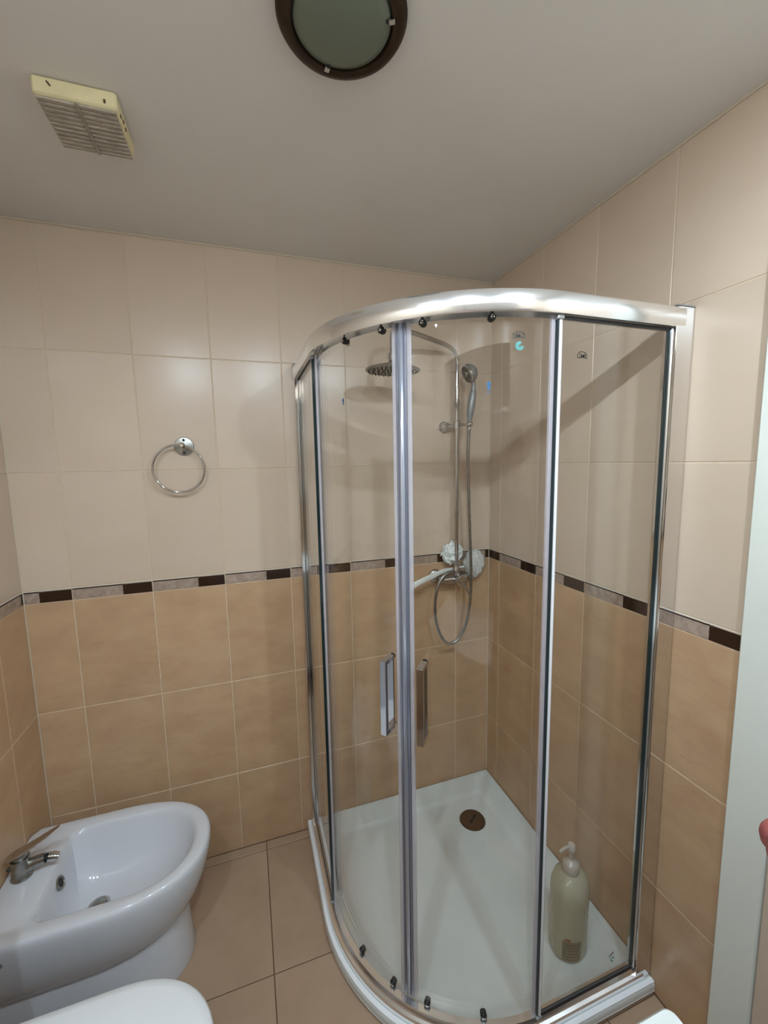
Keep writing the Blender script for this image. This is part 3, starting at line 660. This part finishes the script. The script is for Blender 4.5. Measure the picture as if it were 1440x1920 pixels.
# ------------------------------------------------------------------ bidet
bd = empty('bidet', (-1.54, -0.312, 0), 'white ceramic bidet against the left wall with chrome tap', 'bidet')
BXW = -W + 0.002; YC = -0.312
def dshape(x0, x1, hw, z, n=72, bk=0.02, yc=YC, p=2.25, frac=0.52):
    """outline from back edge x0 to nose x1, half width hw, rounded nose, small back corners"""
    nose = (x1 - x0) * frac; xs_ = x1 - nose; pts = []
    m = n // 2 // 2 * 2
    half = []
    k1 = n // 2
    # nose: superellipse quarter pairs
    na = int(n * 0.5); 
    for i in range(na + 1):
        a = -PI / 2 + PI * i / na
        ca, sa = math.cos(a), math.sin(a)
        half.append((xs_ + nose * (abs(ca) ** (2 / p)), yc + hw * (1 if sa > 0 else -1) * abs(sa) ** (2 / p)))
    side = (n - na - 1); s3 = side // 3
    pts = list(half)
    for i in range(1, s3 + 1): pts.append((xs_ + (x0 + bk - xs_) * i / s3, yc + hw))
    rest = side - 2 * s3
    pts_b = []
    for i in range(1, rest + 1):
        t = i / (rest + 1)
        yy = yc + hw - 2 * hw * t
        e = 0 if 0.12 < t < 0.88 else bk * 0.0
        pts_b.append((x0 + e, yy))
    pts += pts_b
    for i in range(s3, 0, -1): pts.append((xs_ + (x0 + bk - xs_) * i / s3, yc - hw))
    return [Vector((x, y, z)) for x, y in pts]
NOSE = -1.256; HW = 0.199
bowl = MB()
xr = lambda dx: NOSE - dx
bowl.loops([dshape(BXW, xr(0.090), HW - 0.055, 0.185), dshape(BXW, xr(0.082), HW - 0.045, 0.190), dshape(BXW, xr(0.060), HW - 0.032, 0.215), dshape(BXW, xr(0.034), HW - 0.017, 0.260), dshape(BXW, xr(0.014), HW - 0.006, 0.315), dshape(BXW, xr(0.004), HW - 0.001, 0.355), dshape(BXW, xr(0.000), HW, 0.380),
            dshape(BXW, xr(0.001), HW - 0.001, 0.392), dshape(BXW, xr(0.005), HW - 0.004, 0.399), dshape(BXW + 0.004, xr(0.012), HW - 0.010, 0.402),
            dshape(-1.700, xr(0.036), HW - 0.042, 0.401, p=2.1, frac=0.42, bk=0.03), dshape(-1.694, xr(0.044), HW - 0.048, 0.397, p=2.1, frac=0.42, bk=0.03), dshape(-1.688, xr(0.052), HW - 0.054, 0.385, p=2.1, frac=0.43, bk=0.035),
            dshape(-1.682, xr(0.066), HW - 0.066, 0.350, p=2.1, frac=0.45, bk=0.04), dshape(-1.674, xr(0.095), HW - 0.084, 0.300, p=2.1, frac=0.5, bk=0.05), dshape(-1.664, xr(0.150), HW - 0.108, 0.262, p=2.0, frac=0.55, bk=0.06),
            dshape(-1.650, xr(0.230), HW - 0.140, 0.245, p=2.0, frac=0.6, bk=0.06), dshape(-1.632, xr(0.310), HW - 0.168, 0.240, p=2.0, frac=0.6, bk=0.02)], True, True, True)
bowl.build('bowl', M['ceramic'], bd, True, auto=60)
ped = MB()
ped.loops([dshape(BXW, -1.328, 0.150, 0.001), dshape(BXW, -1.326, 0.152, 0.010), dshape(BXW, -1.334, 0.147, 0.06), dshape(BXW, -1.338, 0.145, 0.15), dshape(BXW, -1.342, 0.142, 0.188)], True, True, True)
ped.build('pedestal', M['ceramic'], bd, True, auto=60)
MB().lathe([(0.010, 0), (0.010, 0.002), (0.006, 0.003)], (-1.738, -0.5075, 0.357), (0, -1, 0), n=20).build('fixing_plug', M['satin'], bd, True)
MB().lathe([(0.012, 0), (0.012, 0.004), (0.006, 0.007)], (-1.76, -0.4615, 0.035), (0, -1, 0), n=16).build('fixing_screw', M['rubber'], bd, True)
# overflow ring on the sloping inner back, drain
ovn = Vector((0.93, 0, 0.36)).normalized()
ov = MB().lathe([(0.020, 0.0), (0.020, 0.004), (0.015, 0.006), (0.012, 0.003)], (-1.6815, -0.305, 0.352), ovn, n=28).build('overflow_ring', M['dull_chrome'], bd, True)
MB().lathe([(0.012, 0.0), (0.012, 0.0035)], (-1.6815, -0.305, 0.352), ovn, n=24).build('overflow_hole', M['rubber'], ov)
dn = MB().lathe([(0.031, 0.0), (0.032, 0.003), (0.026, 0.006), (0.022, 0.004)], (-1.588, -0.312, 0.2405), n=32).build('drain', M['chrome'], bd, True)
MB().lathe([(0.021, 0.003), (0.021, 0.009), (0.012, 0.014), (0.0, 0.015)], (-1.588, -0.312, 0.2405), n=28).build('plug', M['dull_chrome'], dn, True)
# tap
TX, TY = -1.772, -0.297
tp = empty('bidet_tap', (TX, TY, 0.402), 'chrome single-lever tap on the back of the bidet', 'tap')
MB().lathe([(0.0265, 0.0), (0.0275, 0.004), (0.0250, 0.008), (0.0235, 0.030), (0.0240, 0.050), (0.0225, 0.060), (0.0, 0.062)], (TX, TY, 0.402), n=32).build('body', M['dull_chrome'], tp, True)
MB().tube([(TX + 0.008, TY, 0.426), (TX + 0.035, TY, 0.436), (TX + 0.062, TY, 0.441)], [0.018, 0.0165, 0.0145], 20).build('spout', M['dull_chrome'], tp, True)
MB().tube([(TX + 0.060, TY, 0.4405), (TX + 0.070, TY, 0.441)], 0.0110, 18).build('spout_joint', M['rubber'], tp, True)
MB().tube([(TX + 0.069, TY, 0.441), (TX + 0.080, TY, 0.439), (TX + 0.093, TY, 0.434)], [0.0125, 0.0135, 0.0110], 18).build('aerator', M['chrome'], tp, True)
MB().lathe([(0.018, 0.0), (0.019, 0.006), (0.014, 0.018)], (TX, TY, 0.464), n=24).build('lever_base', M['dull_chrome'], tp, True)
lv = MB(); lps = []
for (x, z, hw_, ht_) in ((-0.030, 0.470, 0.014, 0.004), (-0.015, 0.474, 0.020, 0.006), (0.010, 0.482, 0.0205, 0.006), (0.040, 0.494, 0.018, 0.005), (0.070, 0.508, 0.0145, 0.004), (0.092, 0.519, 0.0105, 0.003), (0.100, 0.523, 0.005, 0.0015)):
    y0_ = TY + 0.012 * (x / 0.1)
    lps.append([Vector((TX + x, y0_ + hw_ * math.cos(2 * PI * k / 16), z + ht_ * math.sin(2 * PI * k / 16))) for k in range(16)])
lv.loops(lps, True, True, True).build('lever', M['chrome'], tp, True, auto=60)
MB().lathe([(0.006, 0), (0.004, 0.006)], (TX - 0.024, TY - 0.008, 0.440), (-0.6, -0.8, 0), n=12).build('rod_knob', M['rubber'], tp)

# ------------------------------------------------------------------ toilet (only its lid enters the frame)
TYC = -0.905
tl = empty('toilet', (-1.5, TYC, 0), 'white toilet with closed rounded lid, at the bottom left edge', 'toilet')
def td(x0, x1, hw, z): return dshape(x0, x1, hw, z, yc=TYC, p=2.3, frac=0.5)
MB().loops([td(-1.62, -1.300, 0.115, 0.001), td(-1.62, -1.295, 0.118, 0.02), td(-1.64, -1.290, 0.130, 0.18), td(-1.66, -1.250, 0.165, 0.30), td(-1.66, -1.215, 0.182, 0.37), td(-1.66, -1.213, 0.183, 0.388), td(-1.65, -1.222, 0.172, 0.392)], True, True, True).build('bowl', M['ceramic'], tl, True, auto=60)
MB().loops([td(-1.640, -1.212, 0.182, 0.393), td(-1.640, -1.205, 0.187, 0.397), td(-1.640, -1.205, 0.187, 0.406), td(-1.640, -1.212, 0.182, 0.410)], True, True, True).build('seat', M['seat_plastic'], tl, True, auto=60)
MB().loops([td(-1.640, -1.212, 0.183, 0.411), td(-1.642, -1.203, 0.189, 0.415), td(-1.642, -1.203, 0.189, 0.424), td(-1.640, -1.208, 0.185, 0.430), td(-1.63, -1.225, 0.170, 0.433), td(-1.60, -1.28, 0.12, 0.435)], True, True, True).build('lid', M['seat_plastic'], tl, True, auto=60)
MB().box((-1.728, TYC, 0.60), (0.172, 0.36, 0.40), ch=0.012).build('cistern', M['ceramic'], tl, True)
MB().box((-1.728, TYC, 0.813), (0.178, 0.37, 0.026), ch=0.008).build('cistern_lid', M['ceramic'], tl, True)
MB().lathe([(0.022, 0), (0.022, 0.005), (0.018, 0.008)], (-1.728, TYC, 0.826), n=24).build('flush_button', M['chrome'], tl, True)
MB().box((-1.70, TYC, 0.29), (0.20, 0.22, 0.22), ch=0.02).build('outlet_box', M['ceramic'], tl, True)

# ------------------------------------------------------------------ vanity under the camera
vn = empty('vanity_unit', (-1.0, -1.62, 0), 'white vanity with rounded worktop corner at the bottom right of the frame', 'vanity')
def rrect(x0, x1, y0, y1, r, z, n=8):
    pts = []
    for cx_, cy_, a0 in ((x1 - r, y1 - r, 0), (x0 + r, y1 - r, 90), (x0 + r, y0 + r, 180), (x1 - r, y0 + r, 270)):
        for i in range(n + 1):
            a = math.radians(a0 + 90 * i / n); pts.append(Vector((cx_ + r * math.cos(a), cy_ + r * math.sin(a), z)))
    return pts
vx = (-1.36, -0.564); vy = (FRONT + 0.003, -1.3345)
MB().loops([rrect(vx[0] + 0.003, vx[1] - 0.003, vy[0], vy[1] - 0.003, 0.012, 0.822), rrect(vx[0], vx[1], vy[0], vy[1], 0.014, 0.826), rrect(vx[0], vx[1], vy[0], vy[1], 0.014, 0.845), rrect(vx[0] + 0.004, vx[1] - 0.004, vy[0], vy[1] - 0.004, 0.012, 0.850)], True, True, True).build('worktop', M['worktop'], vn, True)
MB().box(((vx[0] + vx[1]) / 2, (vy[0] + vy[1]) / 2 - 0.008, 0.46), (vx[1] - vx[0] - 0.03, vy[1] - vy[0] - 0.045, 0.72), ch=0.002).build('cabinet_body', M['cabinet'], vn)
for k in (0, 1):
    cx_ = vx[0] + 0.015 + 0.3825 * (k + 0.5) * 1.0
    dr_ = MB().box((cx_, vy[1] - 0.022, 0.46), (0.375, 0.018, 0.70), ch=0.002).build('door', M['cabinet'], vn)
    MB().tube([(cx_ + (0.15 if k == 0 else -0.15), vy[1] - 0.004, 0.62), (cx_ + (0.15 if k == 0 else -0.15), vy[1] - 0.004, 0.74)], 0.005, 10).build('door_handle', M['chrome'], dr_, True)
for x in (vx[0] + 0.05, vx[1] - 0.05):
    for y in (vy[0] + 0.06, vy[1] - 0.08):
        MB().lathe([(0.018, 0.0), (0.018, 0.10)], (x, y, 0.0005), n=12).build('foot', M['chrome'], vn)
# mirror and its lamp canopy on the front wall, behind the camera
mi = props(MB().box((-0.93, FRONT + 0.012, 1.58), (1.10, 0.016, 1.10), ch=0.002).build('mirror', M['mirror'], None), 'frameless wall mirror above the vanity, behind the camera', 'mirror')
cn = empty('mirror_canopy', (-0.93, FRONT + 0.2, 2.29), 'white canopy with three small round lamps over the mirror', 'light fixture')
MB().box((-0.93, (FRONT + 0.003 - 1.53) / 2, 2.310), (1.22, -1.53 - FRONT - 0.003, 0.026), ch=0.003).build('canopy_board', M['cabinet'], cn)
for x in (-1.43, -0.93, -0.43):
    bz = MB().lathe([(0.040, 0.0), (0.041, -0.031), (0.038, -0.0355), (0.034, -0.0345), (0.033, 0.0)], (x, -1.60, 2.297), n=32, cap0=False, cap1=False).build('lamp_bezel', M['chrome'], cn, True)
    MB().lathe([(0.030, 0.001), (0.030, -0.003), (0.020, -0.005), (0.0, -0.005)], (x, -1.60, 2.297), n=24).build('lamp_bulb', M['lamp_glow'], cn, True)
    ld = bpy.data.lights.new('downlight', 'POINT'); ld.shadow_soft_size = 0.017; ld.energy = LAMP_POWER; ld.color = LAMP_COLOR
    lo = bpy.data.objects.new('downlight', ld); link(lo, cn, (x, -1.60, 2.270))

# ------------------------------------------------------------------ person: a curled hand reaching in at the right edge
import bmesh
pe = empty('person', (-0.40, -1.37, 1.0), 'reddish curled fingers of a person at the right edge of the frame', 'person')
def skin_chain(name, chains, parent, material):
    """chains: lists of (point, radius); the first chain is the root, others start at an index of it"""
    vs, es, rs = [], [], []
    for start, pts in chains:
        prev = start
        for p_, r_ in pts:
            vs.append(Vector(p_)); rs.append(r_); i = len(vs) - 1
            if prev is not None: es.append((prev, i))
            prev = i
    o0 = vs[0].copy(); me = bpy.data.meshes.new(name); me.from_pydata([v_ - o0 for v_ in vs], es, []); me.update()
    o = bpy.data.objects.new(name, me); link(o, parent, o0); me.materials.append(material)
    md = o.modifiers.new('skin', 'SKIN'); md.use_smooth_shade = True
    for i, r_ in enumerate(rs):
        sv = me.skin_vertices[0].data[i]; sv.radius = r_ if isinstance(r_, tuple) else (r_, r_)
    me.skin_vertices[0].data[0].use_root = True
    ss = o.modifiers.new('sub', 'SUBSURF'); ss.levels = 2; ss.render_levels = 2
    return o
def ray(px, py, d): return Vector((-1.07975, -1.67664, 1.59907)) + (CF + CR * ((px - 720) / 775.2) - CU * ((py - 960) / 775.2)) * d
HD = 0.56
hp_ = lambda px, py, dd=0.0: ray(px, py - 12, HD + dd)
# palm root off frame, fist with knuckles pointing into the picture
skin_chain('hand', [
    (None, [(hp_(1570, 1625, 0.01), (0.020, 0.028)), (hp_(1535, 1605), (0.022, 0.034)), (hp_(1500, 1590), (0.020, 0.034))]),
    (0, [(Vector((-0.33, -1.40, 1.045)), 0.026), (Vector((-0.22, -1.44, 1.02)), 0.034), (Vector((-0.13, -1.50, 1.00)), 0.042)]),
], pe, M['skin'])
def finger(pts, r):
    skin_chain('finger', [(None, [(p_, r * k_) for p_, k_ in zip(pts, (1.0, 1.02, 0.95, 0.86, 0.70))])], pe, M['skin'])
finger([hp_(1500, 1566, -0.012), hp_(1462, 1556, -0.016), hp_(1436, 1566, -0.010), hp_(1440, 1592, 0.0), hp_(1458, 1604, 0.006)], 0.0098)
finger([hp_(1502, 1588, -0.004), hp_(1468, 1590, -0.008), hp_(1449, 1604, -0.002), hp_(1455, 1626, 0.006), hp_(1470, 1634, 0.010)], 0.0098)
finger([hp_(1506, 1612, 0.004), hp_(1478, 1618, 0.0), hp_(1463, 1632, 0.004), hp_(1469, 1650, 0.010), hp_(1482, 1656, 0.014)], 0.0092)
finger([hp_(1514, 1634, 0.010), hp_(1492, 1642, 0.006), hp_(1480, 1654, 0.008), hp_(1486, 1668, 0.014), hp_(1496, 1672, 0.016)], 0.0080)
finger([hp_(1560, 1590, -0.022), hp_(1520, 1566, -0.030), hp_(1488, 1570, -0.032), hp_(1472, 1588, -0.028), hp_(1466, 1602, -0.024)], 0.0102)

# the rest of the person, standing in the doorway to the right of the camera
V = Vector
body = skin_chain('sweater', [
    (None, [(V((-0.29, -1.68, 0.84)), (0.155, 0.11)), (V((-0.29, -1.68, 0.98)), (0.155, 0.11)), (V((-0.29, -1.68, 1.12)), (0.145, 0.10)), (V((-0.29, -1.67, 1.28)), (0.165, 0.105)), (V((-0.29, -1.67, 1.39)), (0.13, 0.085)), (V((-0.29, -1.66, 1.46)), (0.065, 0.06))]),
    (4, [(V((-0.15, -1.67, 1.39)), 0.062), (V((-0.11, -1.63, 1.25)), 0.052), (V((-0.11, -1.56, 1.08)), 0.046), (V((-0.14, -1.50, 1.01)), 0.046)]),
    (4, [(V((-0.43, -1.67, 1.39)), 0.062), (V((-0.56, -1.70, 1.30)), 0.052), (V((-0.70, -1.76, 1.24)), 0.047), (V((-0.84, -1.78, 1.36)), 0.040), (V((-0.95, -1.78, 1.46)), 0.034)]),
], pe, M['sweater'])
skin_chain('trousers', [
    (None, [(V((-0.29, -1.68, 0.96)), (0.13, 0.095))]),
    (0, [(V((-0.20, -1.68, 0.86)), 0.090), (V((-0.18, -1.66, 0.50)), 0.066), (V((-0.18, -1.68, 0.12)), 0.050)]),
    (0, [(V((-0.38, -1.68, 0.86)), 0.090), (V((-0.40, -1.66, 0.50)), 0.066), (V((-0.40, -1.68, 0.12)), 0.050)]),
], pe, M['trousers'])
for x in (-0.18, -0.40):
    skin_chain('shoe', [(None, [(V((x, -1.71, 0.045)), 0.042), (V((x, -1.64, 0.044)), 0.042), (V((x, -1.55, 0.034)), 0.036), (V((x, -1.51, 0.030)), 0.026)])], pe, M['rubber'])
skin_chain('raised_hand', [(None, [(V((-0.95, -1.78, 1.46)), 0.026), (V((-1.00, -1.785, 1.52)), (0.034, 0.020)), (V((-1.03, -1.785, 1.56)), (0.036, 0.016))])], pe, M['skin'])
for k in range(4):
    q = V((-1.045 + 0.010 * k, -1.785, 1.585 - 0.018 * k))
    skin_chain('finger', [(None, [(V((-1.025, -1.785, 1.57 - 0.016 * k)), 0.009), (q + V((-0.025, 0.008, 0.004)), 0.0085), (q + V((-0.040, 0.032, 0.002)), 0.008)])], pe, M['skin'])
# head: skull loops with jaw, then hair, ears, nose, eyes
hcen = V((-0.31, -1.655, 1.625)); hl = []
for (z, rx, ry, oy) in ((-0.125, 0.030, 0.030, 0.045), (-0.112, 0.046, 0.052, 0.030), (-0.085, 0.060, 0.074, 0.015), (-0.05, 0.069, 0.088, 0.004), (0.0, 0.075, 0.096, 0.0), (0.045, 0.075, 0.095, -0.004), (0.08, 0.063, 0.080, -0.006), (0.10, 0.042, 0.055, -0.006), (0.112, 0.012, 0.018, -0.006)):
    hl.append([hcen + V((rx * math.cos(2 * PI * k / 28), oy + ry * math.sin(2 * PI * k / 28), z)) for k in range(28)])
head = MB().loops(hl, True, True, True).build('head', M['face_skin'], pe, True, auto=80, subsurf=1)
hh_ = []
for (z, e, cut) in ((-0.07, 0.006, 0.10), (-0.02, 0.010, 0.06), (0.03, 0.012, 0.0), (0.07, 0.012, -0.02), (0.10, 0.013, -0.02), (0.122, 0.006, -0.02)):
    rx, ry = {-0.07: (0.066, 0.085), -0.02: (0.074, 0.095), 0.03: (0.077, 0.098), 0.07: (0.069, 0.088), 0.10: (0.046, 0.060), 0.122: (0.010, 0.014)}[z]
    hh_.append([hcen + V(((rx + e) * math.cos(2 * PI * k / 28), min(-0.006 + (ry + e) * math.sin(2 * PI * k / 28), 0.085 - cut), z)) for k in range(28)])
MB().loops(hh_, True, True, True).build('hair', M['hair'], head, True, auto=80)
MB().lathe([(0.004, 0.0), (0.013, 0.004), (0.010, 0.024), (0.003, 0.046)], hcen + V((0, 0.094, -0.034)), (0, -0.25, 1), n=12).build('nose', M['face_skin'], head, True)
for sx in (-1, 1):
    MB().lathe([(0.004, -0.004), (0.0115, 0.0), (0.009, 0.006), (0.002, 0.009)], hcen + V((sx * 0.030, 0.088, 0.004)), (0, 1, 0), n=14).build('eye', M['dark_eye'], head, True)
    MB().lathe([(0.010, -0.004), (0.026, 0.0), (0.026, 0.006), (0.014, 0.009)], hcen + V((sx * 0.074, -0.004, -0.006)), (sx, -0.3, 0), n=16).build('ear', M['face_skin'], head, True)
MB().box(hcen + V((0, 0.088, -0.062)), (0.044, 0.008, 0.010), ch=0.003).build('mouth', M['lips'], head, True)
skin_chain('neck', [(None, [(V((-0.30, -1.665, 1.44)), 0.052), (V((-0.305, -1.66, 1.50)), 0.050), (V((-0.308, -1.655, 1.56)), 0.052)])], pe, M['face_skin'])
